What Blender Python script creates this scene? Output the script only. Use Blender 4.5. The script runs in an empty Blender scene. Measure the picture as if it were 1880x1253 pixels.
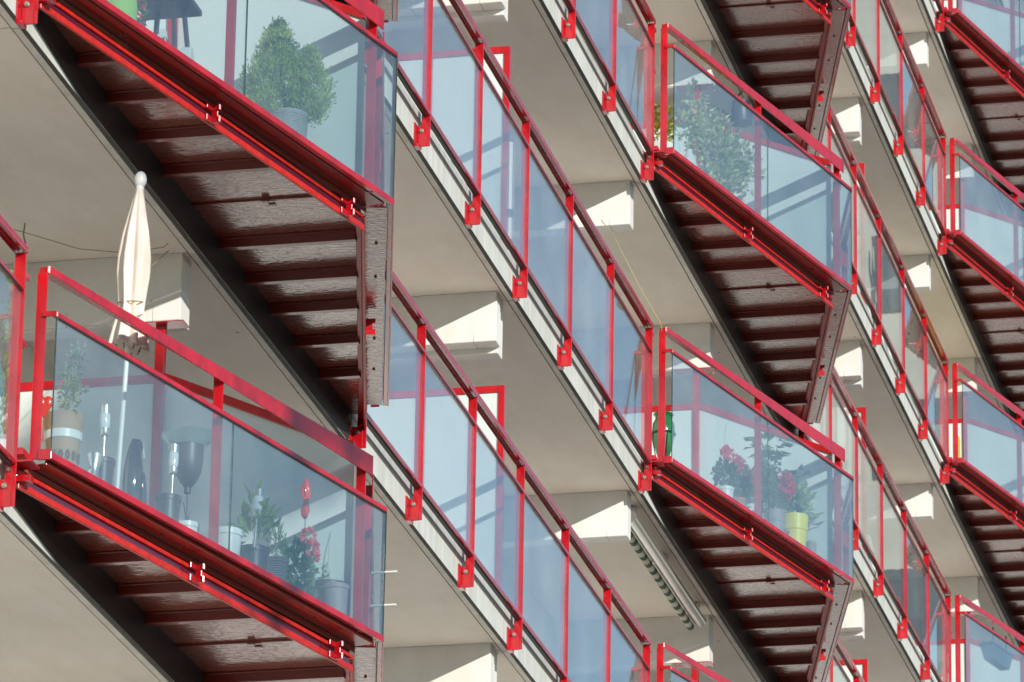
import bpy, bmesh, math, random
from mathutils import Vector, Matrix

random.seed(7)
R = math.radians
scene = bpy.context.scene
COL = bpy.data.collections.new("place"); scene.collection.children.link(COL)

# ---------------------------------------------------------------- dimensions
H = 2.8            # storey height
P = 16.927         # length of one facade period
D = 1.5863         # post spacing of the straight railings
CEN = 3.76         # middle of a bay balcony, measured from its first bracket
Z0 = 11.1          # level of storey 0 above the ground
SUN_EL, SUN_AZ = 16.5, 43.0     # sun: elevation, angle from the facade

# ---------------------------------------------------------------- materials
def mat(name):
    m = bpy.data.materials.new(name); m.use_nodes = True
    nt = m.node_tree; b = nt.nodes["Principled BSDF"]
    return m, nt, b

def principled(name, col, rough=.5, metal=0., spec=.5, coat=0., bump=None, var=None, trans=0.):
    m, nt, b = mat(name)
    b.inputs["Base Color"].default_value = (*col, 1)
    b.inputs["Roughness"].default_value = rough
    b.inputs["Metallic"].default_value = metal
    b.inputs["Specular IOR Level"].default_value = spec
    b.inputs["Coat Weight"].default_value = coat
    b.inputs["Coat Roughness"].default_value = .08
    tc = nt.nodes.new("ShaderNodeTexCoord")
    if var:                                   # (scale, amount, stretch z)
        mp = nt.nodes.new("ShaderNodeMapping"); mp.inputs["Scale"].default_value = (1, 1, var[2])
        nt.links.new(tc.outputs["Object"], mp.inputs["Vector"])
        n = nt.nodes.new("ShaderNodeTexNoise"); n.inputs["Scale"].default_value = var[0]
        n.inputs["Detail"].default_value = 6; n.inputs["Roughness"].default_value = .65
        nt.links.new(mp.outputs[0], n.inputs["Vector"])
        r = nt.nodes.new("ShaderNodeValToRGB")
        r.color_ramp.elements[0].position = .32; r.color_ramp.elements[1].position = .72
        a = var[1]
        r.color_ramp.elements[0].color = (*[c * (1 - a) for c in col], 1)
        r.color_ramp.elements[1].color = (*[min(1, c * (1 + a * .5)) for c in col], 1)
        nt.links.new(n.outputs["Fac"], r.inputs["Fac"])
        nt.links.new(r.outputs["Color"], b.inputs["Base Color"])
    if bump:                                  # (scale, strength, distance)
        n2 = nt.nodes.new("ShaderNodeTexNoise"); n2.inputs["Scale"].default_value = bump[0]
        n2.inputs["Detail"].default_value = 4
        nt.links.new(tc.outputs["Object"], n2.inputs["Vector"])
        bp = nt.nodes.new("ShaderNodeBump"); bp.inputs["Strength"].default_value = bump[1]
        bp.inputs["Distance"].default_value = bump[2]
        nt.links.new(n2.outputs["Fac"], bp.inputs["Height"])
        nt.links.new(bp.outputs[0], b.inputs["Normal"])
    return m

def leaf_mat(name, c1, c2, trans=.25):
    m, nt, b = mat(name)
    g = nt.nodes.new("ShaderNodeNewGeometry")
    r = nt.nodes.new("ShaderNodeValToRGB")
    r.color_ramp.elements[0].color = (*c1, 1); r.color_ramp.elements[1].color = (*c2, 1)
    nt.links.new(g.outputs["Random Per Island"], r.inputs["Fac"])
    nt.links.new(r.outputs["Color"], b.inputs["Base Color"])
    b.inputs["Roughness"].default_value = .55
    t = nt.nodes.new("ShaderNodeBsdfTranslucent"); nt.links.new(r.outputs["Color"], t.inputs["Color"])
    mx = nt.nodes.new("ShaderNodeMixShader"); mx.inputs[0].default_value = trans
    nt.links.new(b.outputs[0], mx.inputs[1]); nt.links.new(t.outputs[0], mx.inputs[2])
    nt.links.new(mx.outputs[0], nt.nodes["Material Output"].inputs["Surface"])
    return m

def glass_mat(name, tint, boost=1.0, refl=(1, 1, 1), dust=.05):
    """clear pane: Schlick mix of straight transmission and mirror reflection, per face"""
    m = bpy.data.materials.new(name); m.use_nodes = True
    nt = m.node_tree; nt.nodes.clear()
    out = nt.nodes.new("ShaderNodeOutputMaterial")
    tr = nt.nodes.new("ShaderNodeBsdfTransparent"); tr.inputs["Color"].default_value = (*tint, 1)
    gl = nt.nodes.new("ShaderNodeBsdfGlossy"); gl.inputs["Roughness"].default_value = .004
    gl.inputs["Color"].default_value = (*refl, 1)
    tc = nt.nodes.new("ShaderNodeTexCoord")
    nz = nt.nodes.new("ShaderNodeTexNoise"); nz.inputs["Scale"].default_value = 1.6
    nt.links.new(tc.outputs["Object"], nz.inputs["Vector"])
    bp = nt.nodes.new("ShaderNodeBump"); bp.inputs["Strength"].default_value = .05; bp.inputs["Distance"].default_value = .02
    nt.links.new(nz.outputs["Fac"], bp.inputs["Height"]); nt.links.new(bp.outputs[0], gl.inputs["Normal"])
    lw = nt.nodes.new("ShaderNodeLayerWeight"); lw.inputs["Blend"].default_value = .5
    pw = nt.nodes.new("ShaderNodeMath"); pw.operation = 'POWER'; pw.inputs[1].default_value = 5
    nt.links.new(lw.outputs["Facing"], pw.inputs[0])
    ma = nt.nodes.new("ShaderNodeMath"); ma.operation = 'MULTIPLY_ADD'
    ma.inputs[1].default_value = .96 * boost; ma.inputs[2].default_value = .04 * boost; ma.use_clamp = True
    nt.links.new(pw.outputs[0], ma.inputs[0])
    mx = nt.nodes.new("ShaderNodeMixShader")
    nt.links.new(ma.outputs[0], mx.inputs[0]); nt.links.new(tr.outputs[0], mx.inputs[1]); nt.links.new(gl.outputs[0], mx.inputs[2])
    # thin film of dust on the pane
    df = nt.nodes.new("ShaderNodeBsdfDiffuse"); df.inputs["Color"].default_value = (.78, .84, .86, 1)
    nd = nt.nodes.new("ShaderNodeTexNoise"); nd.inputs["Scale"].default_value = 2.2; nd.inputs["Detail"].default_value = 7
    nt.links.new(tc.outputs["Object"], nd.inputs["Vector"])
    rd = nt.nodes.new("ShaderNodeMapRange"); rd.inputs["From Min"].default_value = .3; rd.inputs["From Max"].default_value = .7
    rd.inputs["To Min"].default_value = dust * .5; rd.inputs["To Max"].default_value = dust * 1.5
    nt.links.new(nd.outputs["Fac"], rd.inputs["Value"])
    oi = nt.nodes.new("ShaderNodeObjectInfo")
    vr = nt.nodes.new("ShaderNodeMath"); vr.operation = 'MULTIPLY_ADD'; vr.inputs[1].default_value = 1.3; vr.inputs[2].default_value = .45
    nt.links.new(oi.outputs["Random"], vr.inputs[0])
    mu = nt.nodes.new("ShaderNodeMath"); mu.operation = 'MULTIPLY'; nt.links.new(vr.outputs[0], mu.inputs[0]); nt.links.new(rd.outputs[0], mu.inputs[1]); rd = mu
    m2 = nt.nodes.new("ShaderNodeMixShader")
    nt.links.new(rd.outputs[0], m2.inputs[0]); nt.links.new(mx.outputs[0], m2.inputs[1]); nt.links.new(df.outputs[0], m2.inputs[2])
    nt.links.new(m2.outputs[0], out.inputs["Surface"])
    return m

M = {}
M['red'] = principled('red_gloss_paint', (.52, .005, .012), .26, spec=.5, coat=.75, bump=(35, .07, .004), var=(7, .36, .6))
M['red_old'] = principled('red_weathered_paint', (.58, .020, .012), .36, spec=.45, var=(22, .35, 1), bump=(60, .12, .003))
M['wine'] = principled('dark_wine_paint', (.21, .030, .020), .25, spec=.5, coat=.3)
M['tower_render'] = principled('grey_beige_render', (.36, .34, .31), .85, var=(.6, .2, 1))
M['plum'] = principled('plum_shaded_web', (.085, .012, .03), .12, spec=.6, coat=.8)  # shade and sky reflection on the red web put into its colour
M['fascia_shade'] = principled('fascia_shade_sheet', (.036, .034, .034), .5, spec=.3, var=(4, .3, 1))  # dark colour standing for the balcony's shade on the pale fascia
M['white'] = principled('white_beam_paint', (.77, .755, .72), .6, var=(3, .06, .6), bump=(30, .06, .003))
M['fascia'] = principled('pale_precast_concrete', (.63, .645, .61), .75, var=(5, .13, .35), bump=(60, .12, .003))
M['ceiling'] = principled('ceiling_concrete_paint', (.93, .84, .745), .85, var=(1.1, .05, 1), bump=(40, .15, .003))
M['soffit_strip'] = principled('soffit_edge_concrete', (.82, .77, .69), .85, var=(7, .16, 1), bump=(50, .2, .003))
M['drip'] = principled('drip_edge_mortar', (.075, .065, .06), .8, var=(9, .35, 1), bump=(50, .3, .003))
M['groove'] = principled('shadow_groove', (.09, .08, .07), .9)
M['floor'] = principled('gallery_floor_screed', (.86, .84, .79), .8, var=(4, .15, 1))
M['wall'] = principled('rear_wall_cladding', (.90, .88, .83), .8, var=(2, .06, 1))
M['frosted'] = principled('frosted_panel', (.65, .71, .68), .35, spec=.4, var=(1.2, .04, 1))
M['seal'] = principled('black_rubber_gasket', (.015, .015, .016), .5)
M['steel'] = principled('zinc_bolt', (.55, .53, .48), .35, metal=1, bump=(200, .2, .001))
M['alu'] = principled('brushed_steel', (.68, .66, .62), .28, metal=.9)
M['glass_edge'] = principled('glass_edge', (.02, .06, .055), .15)
M['cream'] = principled('cream_canvas', (.80, .70, .60), .85, var=(8, .08, .3), bump=(90, .15, .002))
M['white_metal'] = principled('white_enamel', (.80, .79, .76), .35)
M['black_pl'] = principled('black_plastic_pot', (.025, .027, .03), .4)
M['black_gloss'] = principled('black_glaze', (.012, .013, .016), .07, coat=.8)
M['grey_pl'] = principled('mauve_grey_pot', (.30, .25, .26), .6, var=(6, .1, 1))
M['yellow'] = principled('lime_yellow_pot', (1.0, .80, .02), .4)
M['terracotta'] = principled('terracotta', (.52, .19, .13), .75, var=(9, .15, 1))
M['wicker'] = None
M['soil'] = principled('potting_soil', (.03, .02, .015), .95)
M['green_glaze'] = principled('green_glaze', (.03, .22, .06), .18, coat=.6, var=(5, .35, 1))
M['stone_pot'] = principled('brown_carved_planter', (.46, .29, .16), .7, var=(10, .2, 1))
M['stone_dark'] = principled('dark_relief', (.13, .08, .05), .8)
M['heart'] = principled('red_heart_glaze', (.75, .05, .03), .3, coat=.4)
M['dark_wood'] = principled('dark_stained_wood', (.055, .035, .03), .45, var=(14, .3, 6))
M['blue_grey_pl'] = principled('blue_grey_plastic', (.10, .15, .20), .5)
M['lime_cloth'] = principled('lime_green_cloth', (.34, .55, .12), .8)
M['rope'] = principled('hemp_cord', (.32, .25, .15), .95)
M['rope_y'] = principled('yellow_cord', (.46, .40, .16), .9)
M['petal_red'] = leaf_mat('red_petals', (.85, .015, .06), (1, .06, .16), .3)
M['petal_pink'] = leaf_mat('coral_petals', (.9, .12, .14), (1, .28, .26), .3)
M['leaf_conifer'] = leaf_mat('conifer_foliage', (.18, .33, .04), (.60, .70, .13), .45)
M['leaf_olive'] = leaf_mat('olive_foliage', (.24, .32, .14), (.92, .90, .50), .45)
M['leaf_dark'] = leaf_mat('dark_foliage', (.035, .10, .035), (.13, .27, .08), .3)
M['leaf_light'] = leaf_mat('light_foliage', (.12, .24, .03), (.35, .5, .08), .35)
M['leaf_autumn'] = leaf_mat('yellow_green_foliage', (.2, .24, .02), (.5, .42, .05), .3)
M['leaf_grey'] = leaf_mat('grey_green_foliage', (.12, .2, .12), (.3, .38, .24), .3)
M['bark'] = principled('bark', (.12, .085, .055), .9, bump=(40, .6, .01))
M['branch_pale'] = principled('pale_stem', (.45, .40, .28), .8)
M['curtain'] = principled('pale_curtain', (.72, .70, .68), .9)
M['dark_frame'] = principled('window_frame', (.62, .62, .60), .4)
M['glass'] = glass_mat('clear_glass', (.955, .985, .985), 1.3, (.92, 1, 1), .038)
M['bay_glass'] = glass_mat('bay_glass', (.90, .97, .985), 2.7, (.92, 1, 1), .033)
M['win_glass'] = principled('window_glass', (.03, .04, .05), .05, spec=.8)
M['lamp_glass'] = principled('lamp_glass', (.75, .77, .78), .12, spec=.6)
M['dish_glass'] = glass_mat('green_tinted_glass', (.80, .92, .90), 1.4)

def wicker(name, c1, c2, sx):
    m, nt, b = mat(name)
    tc = nt.nodes.new("ShaderNodeTexCoord")
    br = nt.nodes.new("ShaderNodeTexBrick"); br.inputs["Scale"].default_value = sx
    br.inputs["Color1"].default_value = (*c1, 1); br.inputs["Color2"].default_value = (*[c * .8 for c in c1], 1)
    br.inputs["Mortar"].default_value = (*c2, 1); br.inputs["Mortar Size"].default_value = .03
    br.inputs["Brick Width"].default_value = .4; br.inputs["Row Height"].default_value = .2
    nt.links.new(tc.outputs["UV"], br.inputs["Vector"])
    nt.links.new(br.outputs["Color"], b.inputs["Base Color"])
    bp = nt.nodes.new("ShaderNodeBump"); bp.inputs["Strength"].default_value = .8; bp.inputs["Distance"].default_value = .01
    iv = nt.nodes.new("ShaderNodeInvert"); nt.links.new(br.outputs["Fac"], iv.inputs["Color"])
    nt.links.new(iv.outputs[0], bp.inputs["Height"]); nt.links.new(bp.outputs[0], b.inputs["Normal"])
    b.inputs["Roughness"].default_value = .6
    return m
M['wicker_grey'] = wicker('grey_wicker', (.50, .50, .47), (.18, .18, .17), 16)
M['wicker_pale'] = wicker('pale_wicker', (.55, .50, .42), (.10, .08, .06), 14)

def embossed():
    """dark wine-red gloss sheet rolled with short wavy ribs"""
    m, nt, b = mat('embossed_wine_sheet')
    b.inputs["Base Color"].default_value = (.28, .068, .042, 1)
    b.inputs["Roughness"].default_value = .19; b.inputs["Specular IOR Level"].default_value = 1.0
    b.inputs["Coat Weight"].default_value = .5; b.inputs["Coat Roughness"].default_value = .15
    tc = nt.nodes.new("ShaderNodeTexCoord")
    mp = nt.nodes.new("ShaderNodeMapping"); mp.inputs["Scale"].default_value = (44, 21, 1)
    nt.links.new(tc.outputs["Object"], mp.inputs["Vector"])
    n = nt.nodes.new("ShaderNodeTexNoise"); n.inputs["Scale"].default_value = 1.0; n.inputs["Detail"].default_value = .3
    n.inputs["Distortion"].default_value = .5
    nt.links.new(mp.outputs[0], n.inputs["Vector"])
    bp = nt.nodes.new("ShaderNodeBump"); bp.inputs["Strength"].default_value = .34; bp.inputs["Distance"].default_value = .006
    nt.links.new(n.outputs["Fac"], bp.inputs["Height"])
    nt.links.new(bp.outputs[0], b.inputs["Normal"]); nt.links.new(bp.outputs[0], b.inputs["Coat Normal"])
    return m
M['emboss'] = embossed()

def awning_mat():
    m, nt, b = mat('striped_awning_cloth')
    tc = nt.nodes.new("ShaderNodeTexCoord")
    mp = nt.nodes.new("ShaderNodeMapping")
    nt.links.new(tc.outputs["Object"], mp.inputs["Vector"])
    w = nt.nodes.new("ShaderNodeTexWave"); w.wave_type = 'BANDS'; w.bands_direction = 'X'
    w.inputs["Scale"].default_value = 1.5; w.inputs["Distortion"].default_value = 0
    nt.links.new(mp.outputs[0], w.inputs["Vector"])
    r = nt.nodes.new("ShaderNodeValToRGB"); r.color_ramp.interpolation = 'CONSTANT'
    r.color_ramp.elements[0].color = (.60, .56, .44, 1); r.color_ramp.elements[1].color = (.06, .13, .09, 1)
    r.color_ramp.elements[1].position = .55
    nt.links.new(w.outputs["Fac"], r.inputs["Fac"]); nt.links.new(r.outputs["Color"], b.inputs["Base Color"])
    b.inputs["Roughness"].default_value = .9
    return m
M['awning'] = awning_mat()

def add_specks(m, scale, thr, amount, stain=None):
    """small dark pores, and broad soft stains, multiplied into the base colour"""
    nt = m.node_tree; b = nt.nodes["Principled BSDF"]; src = b.inputs["Base Color"].links[0].from_socket
    tc = nt.nodes.new("ShaderNodeTexCoord")
    v = nt.nodes.new("ShaderNodeTexVoronoi"); v.inputs["Scale"].default_value = scale; v.inputs["Randomness"].default_value = 1
    nt.links.new(tc.outputs["Object"], v.inputs["Vector"])
    r = nt.nodes.new("ShaderNodeValToRGB"); r.color_ramp.elements[0].position = thr; r.color_ramp.elements[1].position = thr*1.5
    r.color_ramp.elements[0].color = (1-amount, 1-amount, 1-amount, 1); r.color_ramp.elements[1].color = (1, 1, 1, 1)
    nt.links.new(v.outputs["Distance"], r.inputs["Fac"])
    mx = nt.nodes.new("ShaderNodeMix"); mx.data_type = 'RGBA'; mx.blend_type = 'MULTIPLY'; mx.inputs[0].default_value = 1
    nt.links.new(src, mx.inputs[6]); nt.links.new(r.outputs[0], mx.inputs[7]); out = mx.outputs[2]
    if stain:
        mp = nt.nodes.new("ShaderNodeMapping"); mp.inputs["Scale"].default_value = stain[0]
        nt.links.new(tc.outputs["Object"], mp.inputs["Vector"])
        n = nt.nodes.new("ShaderNodeTexNoise"); n.inputs["Scale"].default_value = 1; n.inputs["Detail"].default_value = 8; n.inputs["Roughness"].default_value = .7
        nt.links.new(mp.outputs[0], n.inputs["Vector"])
        r2 = nt.nodes.new("ShaderNodeValToRGB"); r2.color_ramp.elements[0].position = .38; r2.color_ramp.elements[1].position = .6
        r2.color_ramp.elements[0].color = (*stain[1], 1); r2.color_ramp.elements[1].color = (1, 1, 1, 1)
        nt.links.new(n.outputs["Fac"], r2.inputs["Fac"])
        m2 = nt.nodes.new("ShaderNodeMix"); m2.data_type = 'RGBA'; m2.blend_type = 'MULTIPLY'; m2.inputs[0].default_value = 1
        nt.links.new(out, m2.inputs[6]); nt.links.new(r2.outputs[0], m2.inputs[7]); out = m2.outputs[2]
    nt.links.new(out, b.inputs["Base Color"])
add_specks(M['ceiling'], 2.6, .028, .55, ((1.2, 3.5, 1), (.94, .925, .90)))
add_specks(M['fascia'], 3.2, .03, .35, ((9, 9, .8), (.86, .85, .80)))
add_specks(M['white'], 4.0, .03, .3, ((2.5, 2.5, 1.2), (.93, .92, .88)))

# ---------------------------------------------------------------- mesh builder (axes: s along the facade, n out of it, z up)
class MB:
    def __init__(self): self.v = []; self.f = []; self.mi = []; self.uv = {}
    def hexa(self, p, mi=0):
        """p: 8 points (s,n,z), bottom quad then top quad"""
        b = len(self.v); self.v += [(q[0], -q[1], q[2]) for q in p]
        for f in ((0,1,2,3),(4,5,6,7),(0,1,5,4),(1,2,6,5),(2,3,7,6),(3,0,4,7)):
            self.f.append(tuple(b + i for i in f)); self.mi.append(mi)
        return self
    def box(self, s0, s1, n0, n1, z0, z1, mi=0):
        return self.hexa([(s0,n0,z0),(s1,n0,z0),(s1,n1,z0),(s0,n1,z0),(s0,n0,z1),(s1,n0,z1),(s1,n1,z1),(s0,n1,z1)], mi)
    def frame_box(self, fr, u0, u1, v0, v1, w0, w1, mi=0):
        return self.hexa([fr(u,v,w) for u,v,w in ((u0,v0,w0),(u1,v0,w0),(u1,v1,w0),(u0,v1,w0),(u0,v0,w1),(u1,v0,w1),(u1,v1,w1),(u0,v1,w1))], mi)
    def poly_prism(self, pts, z0, z1, mi=0):
        b = len(self.v); k = len(pts)
        self.v += [(p[0], -p[1], z0) for p in pts] + [(p[0], -p[1], z1) for p in pts]
        self.f.append(tuple(range(b, b+k))); self.mi.append(mi)
        self.f.append(tuple(range(b+k, b+2*k))); self.mi.append(mi)
        for i in range(k):
            j = (i+1) % k
            self.f.append((b+i, b+j, b+k+j, b+k+i)); self.mi.append(mi)
        return self
    def tube(self, pts, r, seg=8, mi=0, r1=None, cap=True):
        """round bar along points (s,n,z)"""
        pts = [Vector((p[0], -p[1], p[2])) for p in pts]; b = len(self.v); k = len(pts)
        for i, p in enumerate(pts):
            t = (pts[min(i+1, k-1)] - pts[max(i-1, 0)]).normalized()
            a = Vector((0,0,1)) if abs(t.z) < .9 else Vector((1,0,0))
            x = t.cross(a).normalized(); y = t.cross(x)
            rr = r if r1 is None else r + (r1 - r) * i / (k - 1)
            for j in range(seg):
                an = 2*math.pi*j/seg
                self.v.append(tuple(p + x*math.cos(an)*rr + y*math.sin(an)*rr))
        for i in range(k-1):
            for j in range(seg):
                j2 = (j+1) % seg
                self.f.append((b+i*seg+j, b+i*seg+j2, b+(i+1)*seg+j2, b+(i+1)*seg+j)); self.mi.append(mi)
        if cap:
            self.f.append(tuple(b+j for j in range(seg))); self.mi.append(mi)
            self.f.append(tuple(b+(k-1)*seg+j for j in range(seg))); self.mi.append(mi)
        return self
    def lathe(self, prof, c=(0,0,0), seg=28, mi=0, axis=None, uvrep=1, wob=None):
        """prof: (radius, height) pairs"""
        b = len(self.v); k = len(prof)
        for i, (r, h) in enumerate(prof):
            for j in range(seg):
                an = 2*math.pi*j/seg
                rr = r * (wob(an, h) if wob else 1)
                p = Vector((math.cos(an)*rr, math.sin(an)*rr, h))
                if axis is not None: p = axis @ p
                self.v.append((c[0]+p.x, -c[1]+p.y, c[2]+p.z))
        for i in range(k-1):
            for j in range(seg):
                j2 = (j+1) % seg
                self.uv[len(self.f)] = ((j/seg*uvrep, prof[i][1]), ((j+1)/seg*uvrep, prof[i][1]), ((j+1)/seg*uvrep, prof[i+1][1]), (j/seg*uvrep, prof[i+1][1]))
                self.f.append((b+i*seg+j, b+i*seg+j2, b+(i+1)*seg+j2, b+(i+1)*seg+j)); self.mi.append(mi)
        for i in (0, k-1):
            if prof[i][0] > 1e-4:
                self.f.append(tuple(b+i*seg+j for j in range(seg))); self.mi.append(mi)
        return self
    def ball(self, c, rx, ry, rz, seg=16, rings=10, mi=0, rot=None):
        b = len(self.v)
        for i in range(rings+1):
            th = math.pi*i/rings
            for j in range(seg):
                ph = 2*math.pi*j/seg
                p = Vector((rx*math.sin(th)*math.cos(ph), ry*math.sin(th)*math.sin(ph), rz*math.cos(th)))
                if rot is not None: p = rot @ p
                self.v.append((c[0]+p.x, -c[1]+p.y, c[2]+p.z))
        for i in range(rings):
            for j in range(seg):
                j2 = (j+1) % seg
                self.f.append((b+i*seg+j, b+i*seg+j2, b+(i+1)*seg+j2, b+(i+1)*seg+j)); self.mi.append(mi)
        return self
    def leaf(self, p, d, up, ln, wd, mi=0, fold=.25):
        """one leaf blade of four triangles at p (s,n,z), pointing along d"""
        p = Vector((p[0], -p[1], p[2])); d = d.normalized()
        x = d.cross(up)
        if x.length < 1e-3: x = d.cross(Vector((1, .3, .2)))
        x = x.normalized(); u = x.cross(d).normalized()
        b = len(self.v)
        q = [p, p + d*ln*.5 + x*wd*.5 + u*fold*wd, p + d*ln - u*ln*.08, p + d*ln*.5 - x*wd*.5 + u*fold*wd, p + d*ln*.5]
        self.v += [tuple(a) for a in q]
        for f in ((0,1,4),(1,2,4),(2,3,4),(3,0,4)):
            self.f.append(tuple(b+i for i in f)); self.mi.append(mi)
        return self
    def build(self, name, mats, parent=None, bevel=0., smooth=False, loc=None):
        me = bpy.data.meshes.new(name); me.from_pydata(self.v, [], self.f)
        if not isinstance(mats, (list, tuple)): mats = [mats]
        for m in mats: me.materials.append(M[m])
        for p, i in zip(me.polygons, self.mi): p.material_index = i; p.use_smooth = smooth
        if self.uv:
            lay = me.uv_layers.new(name='UVMap')
            for fi, uvs in self.uv.items():
                pl = me.polygons[fi]
                for li, uvc in zip(pl.loop_indices, uvs): lay.data[li].uv = uvc
        bm = bmesh.new(); bm.from_mesh(me)
        bmesh.ops.remove_doubles(bm, verts=bm.verts, dist=1e-6)
        bmesh.ops.recalc_face_normals(bm, faces=bm.faces); bm.to_mesh(me); bm.free()
        o = bpy.data.objects.new(name, me); COL.objects.link(o)
        if parent: o.parent = parent
        if loc: o.location = loc
        if bevel:
            bv = o.modifiers.new('bevel', 'BEVEL'); bv.width = bevel; bv.segments = 1
            bv.limit_method = 'ANGLE'; bv.angle_limit = R(40)
        if smooth:
            try: me.set_sharp_from_angle(angle=R(40))
            except Exception: pass
        return o

def tag(o, label, cat, group=None):
    o['label'] = label; o['category'] = cat
    if group: o['group'] = group
    return o

def at(s, n, z): return Vector((s, -n, z + Z0))

def thing(name, label, cat, s, n, z, group=None, rz=0.):
    o = bpy.data.objects.new(name, None); COL.objects.link(o); o.empty_display_size = .1
    o.location = at(s, n, z); o.rotation_euler = (0, 0, rz)
    return tag(o, label, cat, group)

def copy_tree(o, parent=None):
    c = o.copy(); COL.objects.link(c)
    if parent is not None: c.parent = parent
    for ch in list(o.children): copy_tree(ch, c)
    return c

# ---------------------------------------------------------------- sky, sun, camera
w = bpy.data.worlds.new("World"); scene.world = w; w.use_nodes = True
nt = w.node_tree; bg = nt.nodes["Background"]
sky = nt.nodes.new("ShaderNodeTexSky"); sky.sky_type = 'NISHITA'; sky.sun_disc = False
sky.sun_elevation = R(SUN_EL)
az = R(SUN_AZ)
sdir = Vector((-math.cos(az)*math.cos(R(SUN_EL)), -math.sin(az)*math.cos(R(SUN_EL)), math.sin(R(SUN_EL))))
sky.sun_rotation = math.atan2(sdir.x, sdir.y) % (2*math.pi)
sky.altitude = 50; sky.air_density = 1.0; sky.dust_density = 0.0; sky.ozone_density = 1.7
nt.links.new(sky.outputs[0], bg.inputs["Color"]); bg.inputs["Strength"].default_value = .15
ld = bpy.data.lights.new("sun", 'SUN'); ld.energy = 4.9; ld.angle = R(.5); ld.color = (1, .955, .885)
lo = bpy.data.objects.new("sun", ld); COL.objects.link(lo)
lo.rotation_euler = (-sdir).to_track_quat('-Z', 'Y').to_euler()
lo.location = (-20, -20, 30)

cd = bpy.data.cameras.new("camera"); cam = bpy.data.objects.new("camera", cd); COL.objects.link(cam)
a, e, r_ = R(13.10290564), R(19.77212077), R(.92580689)
F_ = Vector((math.cos(e)*math.cos(a), math.cos(e)*math.sin(a), math.sin(e)))
rt = F_.cross(Vector((0,0,1))).normalized(); up = rt.cross(F_)
rt, up = rt*math.cos(r_) + up*math.sin(r_), up*math.cos(r_) - rt*math.sin(r_)
mw = Matrix.Identity(4)
for i in range(3): mw[i][0] = rt[i]; mw[i][1] = up[i]; mw[i][2] = -F_[i]
mw[0][3], mw[1][3], mw[2][3] = -27.7557, -9.1759, -9.4778 + Z0
cam.matrix_world = mw
cd.sensor_width = 36; cd.lens = 36*10498.9/1880; cd.clip_start = .5; cd.clip_end = 3000
cd.dof.use_dof = True; cd.dof.focus_distance = 40; cd.dof.aperture_fstop = 11
scene.camera = cam
scene.view_settings.view_transform = 'Standard'; scene.view_settings.look = 'None'
scene.view_settings.exposure = 0; scene.view_settings.gamma = 1
scene.render.engine = 'CYCLES'
cy = scene.cycles
cy.max_bounces = 14; cy.transparent_max_bounces = 24; cy.diffuse_bounces = 5; cy.glossy_bounces = 6
cy.use_denoising = True; cy.sample_clamp_indirect = 6; cy.caustics_reflective = False

# ---------------------------------------------------------------- ground
g = MB(); g.v = [(-900,-900,0),(900,-900,0),(900,900,0),(-900,900,0)]; g.f = [(0,1,2,3)]; g.mi = [0]
M['ground'] = principled('mown_grass_and_path', (.30, .28, .24), .95, var=(.5, .5, 1), bump=(6, .5, .05))
go = g.build('ground', 'ground'); go['kind'] = 'structure'

# ---------------------------------------------------------------- the building
block = thing('apartment_block', 'long pale concrete apartment block with stacked open galleries and white beam ends', 'building', 0, 0, -Z0)
FL = range(-3, 9)
S0, S1 = -12.0, 62.0
joints = sorted([c*P + o for c in range(-1, 4) for o in (.12, 3.72, 12.30)])
joints = [j for j in joints if S0 < j < S1]
BACK = -1.55
wall_mb = MB()
for fl in FL:
    zb = fl*H
    m = MB()
    ends = [S0] + joints + [S1]
    for a0, a1 in zip(ends[:-1], ends[1:]):
        a, b = a0 + .007, a1 - .007
        m.hexa([(a,-.10,.02),(b,-.10,.02),(b,-.19,.075),(a,-.19,.075),(a,-.10,.30),(b,-.10,.30),(b,-.19,.30),(a,-.19,.30)], 0)  # fascia
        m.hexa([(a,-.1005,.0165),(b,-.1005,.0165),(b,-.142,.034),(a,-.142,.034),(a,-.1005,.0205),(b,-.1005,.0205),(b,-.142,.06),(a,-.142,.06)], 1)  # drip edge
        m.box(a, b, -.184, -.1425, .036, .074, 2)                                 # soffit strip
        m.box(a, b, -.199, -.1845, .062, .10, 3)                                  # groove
        m.box(a, b, BACK-.1, -.1995, .044, .24, 4)                                # ceiling slab
    m.box(S0, S1, BACK-.1, -.2, .25, .285, 5)                                     # screed
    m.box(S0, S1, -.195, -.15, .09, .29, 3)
    o = m.build('floor_slab', ['fascia', 'drip', 'soffit_strip', 'groove', 'ceiling', 'floor'], block)
    o.location = (0, 0, zb + Z0 + Z0 - Z0)
    o['label'] = 'concrete floor slab with pale edge and dark drip line'
    # rear wall of the gallery
    wl = MB()
    wl.box(S0, S1, BACK-.35, BACK-.1, zb+.285, zb+H+.04, 0)
    wo = wl.build('rear_wall', 'wall', block); wo.location = (0, 0, Z0)
    for c in range(-1, 3):
        for so, wd, zl, zh in ((.9, 1.9, .85, 2.25), (5.0, 1.9, .85, 2.25), (8.6, 1.0, .32, 2.3), (10.0, 1.7, .85, 2.25), (14.0, 1.9, .85, 2.25)):
            s = c*P + so
            if s < S0 + .5 or s + wd > S1: continue
            f = MB()
            f.box(s, s+.07, BACK-.1, BACK-.05, zb+zl, zb+zh); f.box(s+wd-.07, s+wd, BACK-.1, BACK-.05, zb+zl, zb+zh)
            f.box(s+.07, s+wd-.07, BACK-.1, BACK-.05, zb+zl, zb+zl+.07); f.box(s+.07, s+wd-.07, BACK-.1, BACK-.05, zb+zh-.07, zb+zh)
            fo = f.build('window', 'dark_frame', block); fo.location = (0, 0, Z0)
            pn = MB(); pn.box(s+.07, s+wd-.07, BACK-.09, BACK-.075, zb+zl+.07, zb+zh-.07)
            po = pn.build('pane', 'win_glass', fo)
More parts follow.
